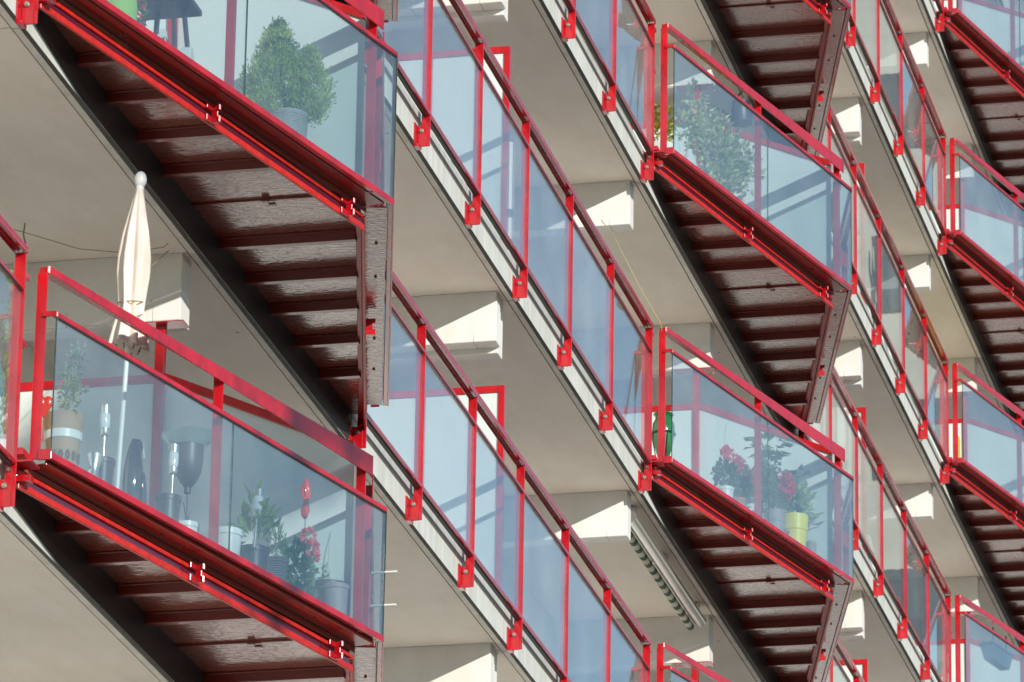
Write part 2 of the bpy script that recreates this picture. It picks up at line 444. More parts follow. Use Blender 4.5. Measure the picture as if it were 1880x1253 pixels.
# beams carrying the galleries
def beam(s, fl, kind):
    z = fl*H
    m = MB(); ztop = z + .043
    if kind == 'bay':
        m.box(s, s+.20, BACK-.1, -.225, z-.395, ztop)
        m.box(s+.012, s+.188, BACK-.1, -.26, z-.403, z-.3945)
    elif kind == 'step':
        m.box(s, s+.15, BACK-.1, -.225, z-.36, ztop)
        m.box(s+.152, s+.31, BACK-.1, -.245, z-.405, ztop)
    else:
        m.box(s, s+.16, BACK-.1, -.225, z-.36, ztop)
    for q in (-.40, -.95):
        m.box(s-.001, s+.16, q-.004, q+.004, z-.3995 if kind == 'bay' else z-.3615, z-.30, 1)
    o = m.build('support_beam', ['white', 'groove'], block, bevel=.012); o.location = (0, 0, Z0)
for fl in range(0, 8):
    for c in (-1, 0, 1, 2, 3):
        beam(c*P + 3.70, fl, 'bay'); beam(c*P + 12.09, fl, 'step'); (c == 0 or beam(c*P + .075, fl, 'end'))
for o in block.children: o.location.z -= 0
block.location = (0, 0, 0)

# unseen tower added past the right edge for the far railing glass to mirror
tw = thing('reflection_tower', 'unseen pale tower added beyond the right edge to be mirrored in the far railing glass', 'tower', 63.0, 0, -Z0)
m = MB(); m.box(0, 6, -4, 7.5, 0, 42); tw_ = m.build('wall', 'tower_render', tw)
for k in range(13):
    m = MB(); m.box(-.03, -.001, 2.0, 5.6, 2.2+k*3.0, 3.6+k*3.0); m.build('window', 'win_glass', tw)

# ---------------------------------------------------------------- straight gallery railings
def make_railing(kmin, kmax, label, s, fl, ladder=True):
    """posts k = kmin..kmax counted back from the far end (k=0), root at the far end bracket"""
    root = thing('gallery_railing', label, 'railing', s, 0, fl*H, 'straight red gallery railings between the bay balconies')
    L0, L1 = -kmax*D - .03, -kmin*D + .012
    hr = MB()
    hr.box(L0, L1, -.072, .004, 1.474, 1.490); hr.box(L0, L1, -.002, .0045, 1.448, 1.4735); hr.box(L0, L1, -.072, -.066, 1.452, 1.4735)
    hr.box(L0, L1, -.05, -.046, 1.458, 1.4735)
    hr.build('handrail', 'red', root, .002)
    for k in range(kmin, kmax+1):
        x = -k*D
        p = MB()
        p.box(x-.012, x, -.064, 0, .0, 1.452)
        po = p.build('post', 'red', root, .002)
        b = MB()
        b.box(x-.095, x+.0, -.0995, -.089, -.004, .158); b.box(x-.024, x-.0125, -.0885, -.022, -.006, .15)
        b.box(x-.09, x-.005, -.0995, -.06, -.026, -.0045)
        b.build('bracket', 'red', po, .002)
        bo = MB()
        bo.lathe([(.010,.0),(.010,.012),(.016,.0121),(.016,.022)], (x-.046,-.056,.112), 8, axis=Matrix.Rotation(R(90),3,'Y')); bo.build('bolt', 'steel', po)
        if k == 0:
            for zz in (.205, .255):
                MB().tube([(x-.03,-.035,zz),(x-.0122,-.035,zz)], .011, 8).build('bolt', 'steel', po)
    for k in range(kmin, kmax):
        x1 = -k*D - .0125; x0 = -(k+1)*D + .001
        g = MB(); g.box(x0+.004, x1-.004, -.024, -.017, .262, 1.232)
        g.build('glass_pane', 'glass', root)
        t = MB()
        t.box(x0, x1, -.032, -.002, 1.2325, 1.254); t.box(x0+.01, x1-.01, -.0095, -.004, 1.222, 1.232, 1)
        t.build('glazing_bar', ['red', 'seal'], root, .002)
        q = MB()
        q.box(x0, x1, -.055, -.002, .236, .2615); q.box(x0+.02, x1-.02, -.05, -.022, .222, .2355, 1)
        q.build('glazing_bar', ['red', 'seal'], root, .002)
    return root

C0 = {}
r2 = make_railing(0, 6, '', P, 2)
rails = {
    (0, 1): 'straight red glass railing running down from the conifer balcony to the bottom edge',
    (0, 2): 'straight red glass railing through the middle, ending at the balcony with the green urn',
    (0, 3): 'straight red glass railing at the top, ending at the balcony with the olive shrub',
    (1, 2): 'far straight railing peeping over the bottom edge beside the lowest screen',
    (1, 3): 'far straight railing starting beside the tip of the geranium balcony',
    (1, 4): 'far straight railing starting beside the tip of the olive shrub balcony',
    (1, 5): 'far straight railing starting beside the topmost dark ribbed underside',
    (1, 6): 'far straight railing whose last post meets the balcony in the top right corner'}
first = True
for (c, fl), lab in rails.items():
    o = r2 if first else copy_tree(r2)
    first = False
    o.location = at((c+1)*P, 0, fl*H); o['label'] = lab
ra = make_railing(0, 3, 'short stretch of red glass railing at the left edge beside the planter', 0, 0)
rb = copy_tree(ra); rb.location = at(0, 0, H); rb['label'] = 'red railing bracket and post in the very top left corner'

# ---------------------------------------------------------------- bay balconies
def frame(P0, dirv, flip=False):
    L = math.hypot(*dirv); ex, ey = dirv[0]/L, dirv[1]/L
    def fr(u, v, w):
        s = P0[0] + u*ex - v*ey; n = P0[1] + u*ey + v*ex
        return (2*CEN - s, n, w) if flip else (s, n, w)
    return fr
SL = .258
def make_balcony(gb, gt, hz, label, s, fl):
    """gb/gt glass bottom and top, hz handrail top, all above the bracket"""
    root = thing('bay_balcony', label, 'balcony', s, 0, fl*H, 'red steel bay balconies with pointed plan')
    zp = .25
    # deck sheet with joists
    m = MB()
    m.poly_prism([(.10,-.098),(3.425,-.098),(3.425,.80),(.10,-.02)], zp, zp+.03)
    m.poly_prism([(3.435,-.098),(2*CEN-.10,-.098),(2*CEN-.10,-.02),(CEN,.88),(3.435,.803)], zp+.001, zp+.03)
    m.build('floor_deck', 'emboss', root)
    for js in (1.045, 1.635, 2.24, 2.80, 4.06, 4.69, 5.26, 5.88, 6.51):
        nn = -.02 + .2432*((js if js < CEN else 2*CEN-js) - .06) - .03
        j = MB(); j.box(js-.025, js+.025, -.095, nn, .185, zp-.001)
        j.box(js-.04, js+.04, -.09, nn, zp-.012, zp-.0012)
        j.build('floor_joist', 'wine', root, .002)
    sj = MB(); sj.box(3.42, 3.44, -.09, .79, .236, .249)
    for q in (.33, .36): sj.box(3.40+(q-.33)*2, 3.43+(q-.33)*2, q+.02, q+.06, .222, .2355)
    sj.build('seam_strip', 'wine', root)
    for flip in (False, True):
        # channel beam under the front edge
        fb = frame((.06, -.02), (3.70, .92), flip); Lb = math.hypot(3.70, .92)
        b = MB()
        b.frame_box(fb, .02, Lb-.004, -.014, .004, .132, .172); b.frame_box(fb, .02, Lb-.012, -.05, .004, .212, .236)
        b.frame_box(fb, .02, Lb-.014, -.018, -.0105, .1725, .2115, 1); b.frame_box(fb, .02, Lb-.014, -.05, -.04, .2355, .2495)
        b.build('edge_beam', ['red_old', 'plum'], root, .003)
        fg = frame((.12, .145), (1, SL), flip); Lg = (CEN - .12) * math.hypot(1, SL)
        # soffit between beam and glass
        so = MB(); so.frame_box(fg, .03, Lg-.05, -.175, -.040, .284, .294); so.frame_box(fg, .03, Lg-.05, -.046, -.040, .2945, .32)
        so.frame_box(fg, .03, Lg-.05, -.175, -.165, .25, .2835)
        so.build('soffit_strip', 'emboss' if flip else 'wine', root, .002)
        # glass line: bottom shoe, top bar, panes
        sh = MB(); sh.frame_box(fg, 0, Lg, -.003, .006, gb-.040, gb-.001); sh.frame_box(fg, 0, Lg, -.032, -.0035, gb-.036, gb-.028)
        sh.frame_box(fg, 0, Lg, -.036, -.0325, gb-.034, gb+.004, 1)
        if not flip: sh.box(.105, .119, .08, .15, gb-.05, gb+.01)
        sh.build('glazing_bar', ['red', 'seal'], root, .002)
        tb = MB(); tb.frame_box(fg, 0, Lg, -.024, .006, gt+.001, gt+.030); tb.frame_box(fg, .01, Lg-.01, .000, .0045, gt-.012, gt, 1)
        if not flip: tb.box(.105, .119, .07, .15, gt+.002, gt+.031)
        tb.build('glazing_bar', ['red', 'seal'], root, .002)
        um = 1.93
        for u0, u1 in ((.012, um), (um+.007, Lg-.006)):
            g = MB(); g.frame_box(fg, u0, u1, -.008, -.0005, gb-.0005, gt)
            # narrow polished edges
            g.frame_box(fg, u0-.004, u0-.0002, -.008, 0, gb, gt, 1); g.frame_box(fg, u1+.0002, u1+.003, -.008, 0, gb, gt, 1)
            g.build('glass_pane', ['bay_glass', 'glass_edge'], root)
        # handrail: rectangular tube plus a front plate that deepens to the tip
        fh = frame((.12, .095), (3.46, .86 if flip else .945), flip); Lh = math.hypot(3.46, .945)
        h = MB()
        h.frame_box(fh, 0, Lh - (.45 if flip else 0), -.068, -.0085, hz-.038, hz-.001)
        def hp(u, v, w): return fh(u, v, w)
        h.hexa([hp(0,-.008,hz-.043), hp(Lh+.01,-.008,hz-.125), hp(Lh+.01,0,hz-.125), hp(0,0,hz-.043),
                hp(0,-.008,hz), hp(Lh+.01,-.008,hz), hp(Lh+.01,0,hz), hp(0,0,hz)])
        h.build('handrail', 'red', root, .002)
        for ps, pn in ((.12, .095), (1.93, .535), (3.50, .935)) if flip else ((.12, .095), (1.93, .585), (3.53, 1.022)):
            q = MB()
            s_ = 2*CEN - ps if flip else ps
            s0_, s1_ = (s_, s_+.012) if not flip else (s_-.012, s_)
            top = hz-.0385
            q.box(s0_, s1_, pn-.068, pn-.009, gb-.04, top)
            po = q.build('post', 'red', root, .002)
            if ps > .5 and not (flip and ps > 3):
                k = MB()
                ub = (ps - .06) * Lb / 3.70 - .01
                for z0_, z1_ in ((.138, .176), (.214, .246)):
                    k.frame_box(fb, ub-.065, ub-.0005, .006, .018, z0_, z1_)
                    k.frame_box(fb, ub, ub+.012, .006, .068, z0_, z1_); k.frame_box(fb, ub-.010, ub-.0005, .0605, .068, z0_, z1_)
                k.frame_box(fb, ub+.002, ub+.010, .008, .050, .1765, .2135)
                k.build('bracket', 'red', po, .002)
        # bolts through the soffit
        for u in (.75, 1.35, 2.5, 3.1):
            bo = MB(); c = fg(u, -.10, .2838); bo.tube([(c[0], c[1], c[2]), (c[0], c[1], c[2]-.010)], .009, 6)
            bo.build('bolt', 'wine', root)
    MB().box(-.01, .135, -.088, .085, .2505, .262).build('link_plate', 'red', root, .002)
    m = MB(); m.hexa([(.16,-.0965,.112),(7.36,-.0965,.112),(7.36,-.0925,.112),(.16,-.0925,.112),(.16,-.0965,.2495),(7.36,-.0965,.2495),(7.36,-.0925,.2495),(.16,-.0925,.2495)])  # added dark sheet, slanted end follows the deck's shadow on the fascia
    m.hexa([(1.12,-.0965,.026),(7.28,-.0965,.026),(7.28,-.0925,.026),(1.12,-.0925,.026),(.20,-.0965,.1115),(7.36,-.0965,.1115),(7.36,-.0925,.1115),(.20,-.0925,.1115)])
    m.build('shade_plate', 'fascia_shade', root)
    for q in ((.0005, .1195, -.05, -.012, hz-.085, hz-.055), (.0005, .1195, -.05, -.012, hz-.47, hz-.44),
              (.0005, .1195, -.05, .03, gb-.05, gb-.01), (.06, .12, -.045, .06, .165, .20)):
        MB().box(*q).build('link_bar', 'red', root, .002)
    return root

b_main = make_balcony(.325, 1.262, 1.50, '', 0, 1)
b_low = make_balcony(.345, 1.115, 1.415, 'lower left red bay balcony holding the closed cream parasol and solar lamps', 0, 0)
bays = {
    (0, 1): 'upper left red bay balcony holding the bushy conifer and dark wooden stand',
    (0, 2): 'red bay balcony whose far tail alone shows, above the conifer balcony at the top edge',
    (1, 1): 'red bay balcony cut off by the bottom edge, only its handrail start showing',
    (1, 2): 'red bay balcony holding geraniums, a yellow pot and a green urn',
    (1, 3): 'red bay balcony holding a large grey-green olive shrub',
    (1, 4): 'red bay balcony cut off by the top edge with its dark ribbed underside showing',
    (2, 3): 'red bay balcony in the bottom right corner with a blue-grey trough behind its glass',
    (2, 4): 'red bay balcony at the right edge holding a slim yellow box by its first post',
    (2, 5): 'empty red bay balcony at the right edge above the one with a yellow box',
    (2, 6): 'red bay balcony in the top right corner of the picture'}
first = True
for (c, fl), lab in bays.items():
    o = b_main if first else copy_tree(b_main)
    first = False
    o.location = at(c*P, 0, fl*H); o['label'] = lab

# ---------------------------------------------------------------- privacy screens
def screen_straight(s, fl, label):
    root = thing('privacy_screen', label, 'screen', s, -.2, fl*H + .285, 'frosted privacy screens in red frames')
    nA, nB = 0.0, -1.42
    f = MB(); zt = 1.87
    for n in (nA, -.62, nB): f.box(-.02, .02, n-.05, n, .0, zt)
    for a_, b_ in ((-.05, -.62), (-.67, nB)):
        f.box(-.02, .02, b_+.0005, a_-.0005, zt-.055, zt); f.box(-.02, .02, b_+.0005, a_-.0005, .02, .06)
    fo = f.build('frame', 'red', root, .003)
    for a_, b_ in ((-.05, -.62), (-.67, nB)):
        g = MB(); g.box(-.006, .006, b_+.001, a_-.001, .061, zt-.056); g.build('frosted_panel', 'frosted', root)
    return root
def screen_bay(s, fl, label):
    root = thing('privacy_screen', label, 'screen', s, 0, fl*H + .285, 'frosted privacy screens in red frames')
    zt = 1.80
    f = MB()
    f.box(-.025, .025, -.395, -.335, .0, 2.11)                         # main post up to the beam
    f.box(-.09, .05, -.56, -.20, 2.1105, 2.117)
    f.box(-.02, .02, BACK+.05, -.3955, zt-.055, zt); f.box(-.02, .02, BACK+.05, -.3955, .03, .07)
    # raking rail from the post to the tip
    A, B = (.026, -.345), (-.16, .915); zA, zB = 1.82, 1.235
    def bar(za, zb, t, hw):
        dx, dn = B[0]-A[0], B[1]-A[1]; L = math.hypot(dx, dn); ox, on = -dn/L*hw, dx/L*hw
        f.hexa([(A[0]-ox,A[1]-on,za-t),(B[0]-ox,B[1]-on,zb-t),(B[0]+ox,B[1]+on,zb-t),(A[0]+ox,A[1]+on,za-t),
                (A[0]-ox,A[1]-on,za),(B[0]-ox,B[1]-on,zb),(B[0]+ox,B[1]+on,zb),(A[0]+ox,A[1]+on,za)])
    bar(zA, zB, .06, .02); bar(.07, .07, .04, .02)
    f.build('frame', 'red', root, .003)
    g = MB(); g.box(-.006, .006, BACK+.05, -.396, .071, zt-.056); g.build('frosted_panel', 'frosted', root)
    g = MB(); dx, dn = B[0]-A[0], B[1]-A[1]; L = math.hypot(dx, dn); ox, on = -dn/L*.006, dx/L*.006
    g.hexa([(A[0]-ox,A[1]-on,.071),(B[0]-ox,B[1]-on,.071),(B[0]+ox,B[1]+on,.071),(A[0]+ox,A[1]+on,.071),
            (A[0]-ox,A[1]-on,zA-.061),(B[0]-ox,B[1]-on,zB-.061),(B[0]+ox,B[1]+on,zB-.061),(A[0]+ox,A[1]+on,zA-.061)])
    g.build('frosted_panel', 'frosted', root)
    k = MB()
    for n, z in ((-.30, .80),): k.tube([(.03, n, z), (-.0, n, z)], .032, 14)
    k.tube([(-.10, .79, .60), (-.14, .79, .60)], .032, 14)
    k.build('knob', 'red', root)
    return root
sc = screen_straight(12.32, 2, '')
scr = {(0, 1): 'straight frosted screen behind the railing that runs from the conifer balcony',
       (0, 2): 'straight frosted screen behind the middle railing, its red corner high above the handrail',
       (1, 2): 'straight frosted screen with its red corner at the bottom edge right of the geranium balcony',
       (1, 3): 'straight frosted screen with its red corner right of the geranium balcony tip',
       (1, 4): 'straight frosted screen with its red corner right of the olive shrub balcony tip'}
first = True
for (c, fl), lab in scr.items():
    o = sc if first else copy_tree(sc); first = False
    o.location = at(c*P + 12.32, -.2, fl*H + .285); o['label'] = lab
sb = screen_bay(3.80, 0, '')
scb = {(0, 0): 'raking frosted screen behind the closed parasol on the lower left balcony',
       (0, 1): 'raking frosted screen behind the conifer on the upper left balcony',
       (1, 1): 'raking frosted screen on the balcony at the bottom edge',
       (1, 2): 'raking frosted screen behind the geraniums and yellow pot',
       (1, 3): 'raking frosted screen behind the olive shrub',
       (2, 3): 'raking frosted screen behind the blue-grey trough at bottom right',
       (2, 4): 'raking frosted screen on the right edge balcony with the yellow box',
       (2, 5): 'raking frosted screen on the empty right edge balcony',
       (2, 6): 'raking frosted screen on the balcony in the top right corner'}
first = True
for (c, fl), lab in scb.items():
    o = sb if first else copy_tree(sb); first = False
    o.location = at(c*P + 3.78, 0, fl*H + .285); o['label'] = lab

# ---------------------------------------------------------------- things on the balconies
FLR = .285
def up_rand(spread=1.0):
    v = Vector((random.gauss(0,1), random.gauss(0,1), random.gauss(0,1))); return v.normalized()*spread

def pot(name, label, s, n, fl, r0, r1, h, material, rim=.02, cat='plant pot', soil=True, c=0, uv=False, group=None):
    t = thing(name, label, cat, c*P + s, n, fl*H + FLR, group)
    m = MB(); m.lathe([(r0*.9, 0), (r0, .006), (r1, h-rim*1.6), (r1*1.07, h-rim*1.5), (r1*1.09, h-.004), (r1*1.06, h), (r1*.97, h), (r1*.95, h-.03)], uvrep=6)
    m.build('body', material, t, smooth=True)
    if soil:
        q = MB(); q.lathe([(0, h-.028), (r1*.955, h-.03)]); q.build('soil', 'soil', t)
    return t

def foliage(parent, material, blobs, n, ln, wd, name='foliage', upbias=.3, out=1.0):
    """leaves spread through ellipsoids (c, radii) given relative to the thing"""
    m = MB(); tot = sum(b[1][0]*b[1][1]*b[1][2] for b in blobs) or 1
    for c, rad in blobs:
        k = int(n * rad[0]*rad[1]*rad[2] / tot) + 1
        for _ in range(k):
            d = up_rand(); rr = random.random() ** .45
            p = (c[0] + d.x*rad[0]*rr, c[1] - d.y*rad[1]*rr, c[2] + d.z*rad[2]*rr)
            dd = (d*out + up_rand(.7) + Vector((0,0,upbias)))
            m.leaf(p, dd, up_rand(), ln*random.uniform(.6, 1.25), wd*random.uniform(.7, 1.2))
    return m.build(name, material, parent)

def stems(parent, pts, r, material='branch_pale', name='stem'):
    m = MB()
    for pl in pts: m.tube(pl, r, 6, r1=r*.5)
    return m.build(name, material, parent, smooth=True)

def blossom(parent, centres, r, material='petal_red', n=26, name='blossom'):
    m = MB()
    for c in centres:
        for _ in range(n):
            d = up_rand(); m.leaf((c[0]+d.x*r*.55, c[1]-d.y*r*.55, c[2]+d.z*r*.45), d+up_rand(.5), up_rand(), r*.75, r*.7)
    return m.build(name, material, parent)

# --- lower left balcony (storey 0)
t = thing('planter_bowl', 'round brown carved planter with a pale band and a leggy succulent beside the first post', 'planter', .63, .05, FLR)
m = MB(); m.lathe([(.10,0),(.125,.02),(.165,.14),(.185,.26),(.20,.30),(.205,.33),(.225,.43),(.215,.44),(.20,.42)], seg=40, wob=lambda a, h: 1 + (.018*math.sin(a*20) if h > .38 else 0))
m.build('body', 'stone_pot', t, smooth=True)
m = MB(); m.lathe([(.188,.285),(.206,.29),(.213,.335),(.195,.34)], seg=40); m.build('band', 'white_metal', t, smooth=True)
m = MB()
for a in range(0, 360, 24):
    ca, sa = math.cos(R(a)), math.sin(R(a))
    for k in range(8):
        b = k*math.pi/4; rr = .028
        o_ = Vector((-sa, ca, 0))*math.cos(b)*rr
        z = .19 + math.sin(b)*rr; rad = .158 + .14*(z-.12) + .018
        m.tube([(ca*rad + o_.x*.35, -(sa*rad + o_.y*.35), .19 + (z-.19)*.35), (ca*rad + o_.x, -(sa*rad + o_.y), z)], .006, 5)
m.build('relief', 'stone_dark', t)
m = MB(); m.lathe([(0,.41),(.20,.415)]); m.build('soil', 'soil', t)
stems(t, [[(.03,.02,.41),(.05,.03,.55),(.09,.05,.70)], [(.0,0,.41),(-.05,.02,.53),(-.10,.04,.60)], [(.06,0,.41),(.12,.05,.50),(.17,.06,.60)], [(.05,.03,.56),(-.02,.05,.62),(-.03,.05,.66)], [(-.08,.05,.41),(-.14,.06,.52)]], .007)
foliage(t, 'leaf_grey', [((.09,.05,.72),(.08,.06,.10)), ((-.10,.04,.58),(.11,.08,.07)), ((.17,.06,.58),(.06,.05,.05)), ((-.03,.05,.66),(.06,.05,.05)), ((.05,.04,.55),(.05,.05,.10))], 230, .035, .022)
foliage(t, 'leaf_autumn', [((-.13,.06,.50),(.07,.06,.11))], 110, .04, .02, name='trailing_leaves')
hr_ = MB()
for sx in (-1, 1): hr_.ball((sx*.024, 0, .028), .036, .018, .036)
hr_.hexa([(-.006,-.006,-.06),(.006,-.006,-.06),(.006,.006,-.06),(-.006,.006,-.06),(-.056,-.014,.02),(.056,-.014,.02),(.056,.014,.02),(-.056,.014,.02)])
hr_.tube([(0,0,-.05),(0,0,-.20)], .004, 5)
hh = hr_.build('heart_ornament', 'heart', smooth=True, loc=at(.44, -.005, .715)); hh.rotation_euler = (0, 0, R(-76))
tag(hh, 'glossy red heart ornament stuck in the carved planter', 'ornament')

t = thing('ivy_plant', 'leafy ivy plant with pale leaves behind the first post of the lower left balcony', 'plant', .36, -.22, FLR)
m = MB(); m.lathe([(.08,0),(.09,.01),(.12,.20),(.125,.21),(.11,.2)]); m.build('body', 'white_metal', t, smooth=True)
foliage(t, 'leaf_light', [((0,0,.42),(.09,.09,.26)), ((-.12,.05,.5),(.12,.1,.2)), ((-.2,.1,.9),(.08,.06,.25))], 260, .06, .045)

t = thing('metal_jug', 'small dented metal jug with a wide spout beside the carved planter', 'jug', .93, .13, FLR)
m = MB(); m.lathe([(.05,0),(.07,.03),(.075,.13),(.055,.20),(.05,.24),(.066,.28),(.085,.315),(.08,.312),(.045,.24)], axis=Matrix.Rotation(R(14),3,'Y')); m.build('body', 'alu', t, smooth=True)
m = MB(); m.tube([(-.05,.0,.23),(-.10,.0,.20),(-.10,.0,.12),(-.06,.0,.08)], .008); m.build('handle', 'alu', t, smooth=True)

def solar_lamp(label, s, n, zb, fl, ln, tilt=0., c=0):
    t = thing('solar_lamp', label, 'lamp', c*P + s, n, fl*H + FLR + zb, 'steel solar garden lamps stuck in pots')
    t.rotation_euler = (0, R(tilt), 0)
    m = MB(); m.lathe([(.012,0),(.012,ln)], seg=14); m.build('stake', 'alu', t, smooth=True)
    m = MB(); m.lathe([(.0,ln-.012),(.03,ln-.01),(.037,ln),(.037,ln+.028),(.030,ln+.03)]); m.lathe([(.040,ln+.118),(.040,ln+.165),(.034,ln+.172),(0,ln+.172)]); m.build('cap', 'alu', t, smooth=True)
    m = MB(); m.lathe([(.036,ln+.0305),(.041,ln+.06),(.041,ln+.10),(.0385,ln+.1175)], seg=24, wob=lambda a, h: 1+.02*math.sin(a*12)); m.build('lamp_glass', 'lamp_glass', t, smooth=True)
    return t
pot('plant_pot', 'dark plastic pot holding the upright solar lamp beside the black bird figure', 1.10, .13, 0, .085, .118, .335, 'black_pl')
solar_lamp('upright steel solar lamp left of the parasol pole', 1.08, .145, .31, 0, .17)
pot('plant_pot', 'dark plastic pot holding the solar lamp in front of the glass dish', 1.80, .31, 0, .09, .122, .335, 'black_pl')
solar_lamp('steel solar lamp in front of the glass dish planter', 1.82, .325, .31, 0, .18, 3)

t = thing('bird_figurine', 'glossy black bird figurine with a pale neck stripe beside the parasol pole', 'figurine', 1.40, .22, FLR)
m = MB()
prof = [(.0,.0),(.055,.005),(.06,.02),(.045,.06),(.062,.11),(.092,.19),(.105,.28),(.098,.37),(.078,.45),(.055,.50),(.03,.545),(0,.56)]
m.lathe(prof, seg=28, wob=lambda a, h: 1 + .10*math.cos(a) + .05*math.cos(2*a)*(h > .1))
m.ball((.055,.02,.515), .06,.048,.048)
m.build('body', 'black_gloss', t, smooth=True)
m = MB(); m.tube([(.105,.03,.51),(.145,.045,.495),(.185,.06,.47)], .02, 10, r1=.004); m.build('beak', 'branch_pale', t, smooth=True)
m = MB()
for sy in (-1, 1): m.ball((.03, .02+sy*.085, .22), .055,.022,.14, rot=Matrix.Rotation(R(-14),3,'Y'))
m.build('wing', 'black_gloss', t, smooth=True)
m = MB(); m.tube([(.10,.055,.545),(.075,.07,.54),(.06,.075,.50),(.065,.08,.45)], .0055, 6); m.build('neck_stripe', 'white_metal', t, smooth=True)

t = thing('glass_dish_planter', 'wide greenish glass dish over a dark bowl on a thin stem in a white pot', 'planter', 2.05, .35, FLR)
m = MB(); m.lathe([(.09,0),(.10,.008),(.125,.22),(.136,.222),(.136,.25),(.125,.25),(.12,.23)]); m.build('pot', 'white_metal', t, smooth=True)
m = MB(); m.tube([(0,0,.10),(0,0,.45)], .010, 8); m.tube([(0,0,.16),(.05,.0,.30),(.12,.0,.34)], .005, 6); m.tube([(0,0,.16),(-.05,.0,.30),(-.12,.0,.36)], .005, 6)
m.build('stem', 'black_pl', t, smooth=True)
m = MB(); m.lathe([(.0,.43),(.035,.435),(.036,.47),(.08,.50),(.13,.56),(.145,.62),(.148,.72),(.14,.722),(.13,.70)], seg=32); m.build('bowl', 'black_pl', t, smooth=True)
m = MB(); m.lathe([(.14,.715),(.20,.725),(.265,.765),(.275,.79),(.268,.79),(.20,.735),(.14,.725)], seg=40); m.build('glass_dish', 'dish_glass', t, smooth=True)
pot('plant_pot', 'empty white pot right of the mid post on the lower left balcony', 2.40, .495, 0, .105, .135, .315, 'white_metal', rim=.025)

t = pot('plant_pot', 'dark pot with a leathery green plant and the tilted solar lamp', 2.76, .55, 0, .11, .15, .315, 'black_pl')
foliage(t, 'leaf_light', [((-.06,.0,.40),(.15,.12,.14)), ((.10,.0,.46),(.10,.09,.09))], 90, .10, .04, upbias=.9)
solar_lamp('tilted steel solar lamp leaning over a leafy green plant', 2.60, .60, .27, 0, .21, 10)
t = pot('wicker_basket', 'pale wicker basket with feathery green plants beside the tilted lamp', 3.02, .62, 0, .10, .13, .33, 'wicker_pale', cat='basket')
foliage(t, 'leaf_light', [((-.03,0,.43),(.10,.08,.12))], 120, .08, .014, upbias=.9)
foliage(t, 'leaf_dark', [((.10,.02,.38),(.09,.08,.13))], 260, .03, .012, name='ferny_foliage')
t = pot('plant_pot', 'dark pot of coral red geraniums under the red garden ornament', 3.26, .67, 0, .08, .11, .22, 'black_pl')
foliage(t, 'leaf_dark', [((0,.02,.28),(.16,.10,.16)), ((.0,.05,.14),(.14,.08,.12))], 420, .055, .04)
blossom(t, [(-.06,.10,.47),(-.045,.11,.41)], .052, 'petal_pink'); blossom(t, [(.05,.10,.43),(.06,.10,.38)], .05, 'petal_red')
t = thing('garden_stake', 'shiny red flower ornament on a thin metal stake above the geraniums', 'ornament', 3.30, .71, FLR)
m = MB(); m.tube([(.01,0,.10),(0,0,.66)], .005, 6); m.build('stake', 'alu', t)
m = MB()
m.lathe([(0,.655),(.028,.68),(.036,.72),(.02,.775),(.018,.78),(.034,.80),(.042,.84),(.034,.87),(.012,.91),(0,.925)], wob=lambda a, h: 1+.22*math.sin(a*3+h*40))
m.ball((.03,.02,.82), .026,.012,.04); m.ball((-.028,.01,.83), .024,.012,.036); m.build('ornament', 'heart', t, smooth=True)
t = pot('plant_pot', 'big dark plastic tub with a bare twig near the tip of the lower left balcony', 3.60, .78, 0, .15, .20, .34, 'black_pl')
stems(t, [[(-.02,0,.32),(.0,0,.50),(.06,.0,.65)], [(.04,.0,.32),(.06,0,.54)]], .004)
foliage(t, 'leaf_dark', [((-.14,.0,.30),(.04,.03,.09))], 60, .03, .015)
pot('plant_pot', 'mauve plastic pot nested in front of the big dark tub', 3.52, .85, 0, .10, .125, .31, 'grey_pl', soil=False)

# parasol
t = thing('parasol', 'closed cream parasol with a round white knob, tied with cord', 'parasol', 1.235, .175, FLR, None)
m = MB(); m.lathe([(.019,0),(.019,1.15)], seg=14); m.lathe([(.014,1.0),(.014,2.02)], seg=12); m.build('pole', 'white_metal', t, smooth=True)
m = MB(); nf = 8
prof = [(.138,.875),(.136,.93),(.120,1.0),(.098,1.08),(.088,1.16),(.098,1.26),(.112,1.40),(.112,1.52),(.098,1.68),(.074,1.82),(.045,1.96),(.030,2.02)]
def fold(a, h):
    k = min(1, (2.05-h)/.5)
    return 1 + k*(.26*math.sin(a*nf + 2.2*h + .6*math.sin(a)) + .10*math.sin(a*3 + 4*h)) + (.12*math.cos(a*2.0+.7) if h < 1.1 else 0)
prof = [(r, 2.02 - (2.02-h)*.84) for r, h in prof]
m.lathe(prof, seg=96, wob=fold)
m.build('canopy', 'cream', t, smooth=True)
m = MB()
for k in range(8):
    a = k*math.pi/4; m.tube([(.12*math.cos(a), .12*math.sin(a), 1.07), (.09*math.cos(a), .09*math.sin(a), 1.03)], .004, 5)
m.build('rib_tip', 'black_pl', t)
m = MB(); m.ball((0,0,2.085), .052,.052,.052); m.lathe([(.03,2.015),(.034,2.02),(.034,2.04),(.02,2.05)]); m.build('finial', 'white_metal', t, smooth=True)
m = MB()
for zc, tl in ((1.33,.02),(1.26,.05)):
    ring = [(.108*math.cos(a*math.pi/12), .108*math.sin(a*math.pi/12), zc + tl*math.cos(a*math.pi/12)) for a in range(25)]
    m.tube(ring, .0045, 6, cap=False)
m.build('cord', 'rope', t)
t.rotation_euler = (R(1.3), R(2.2), 0)

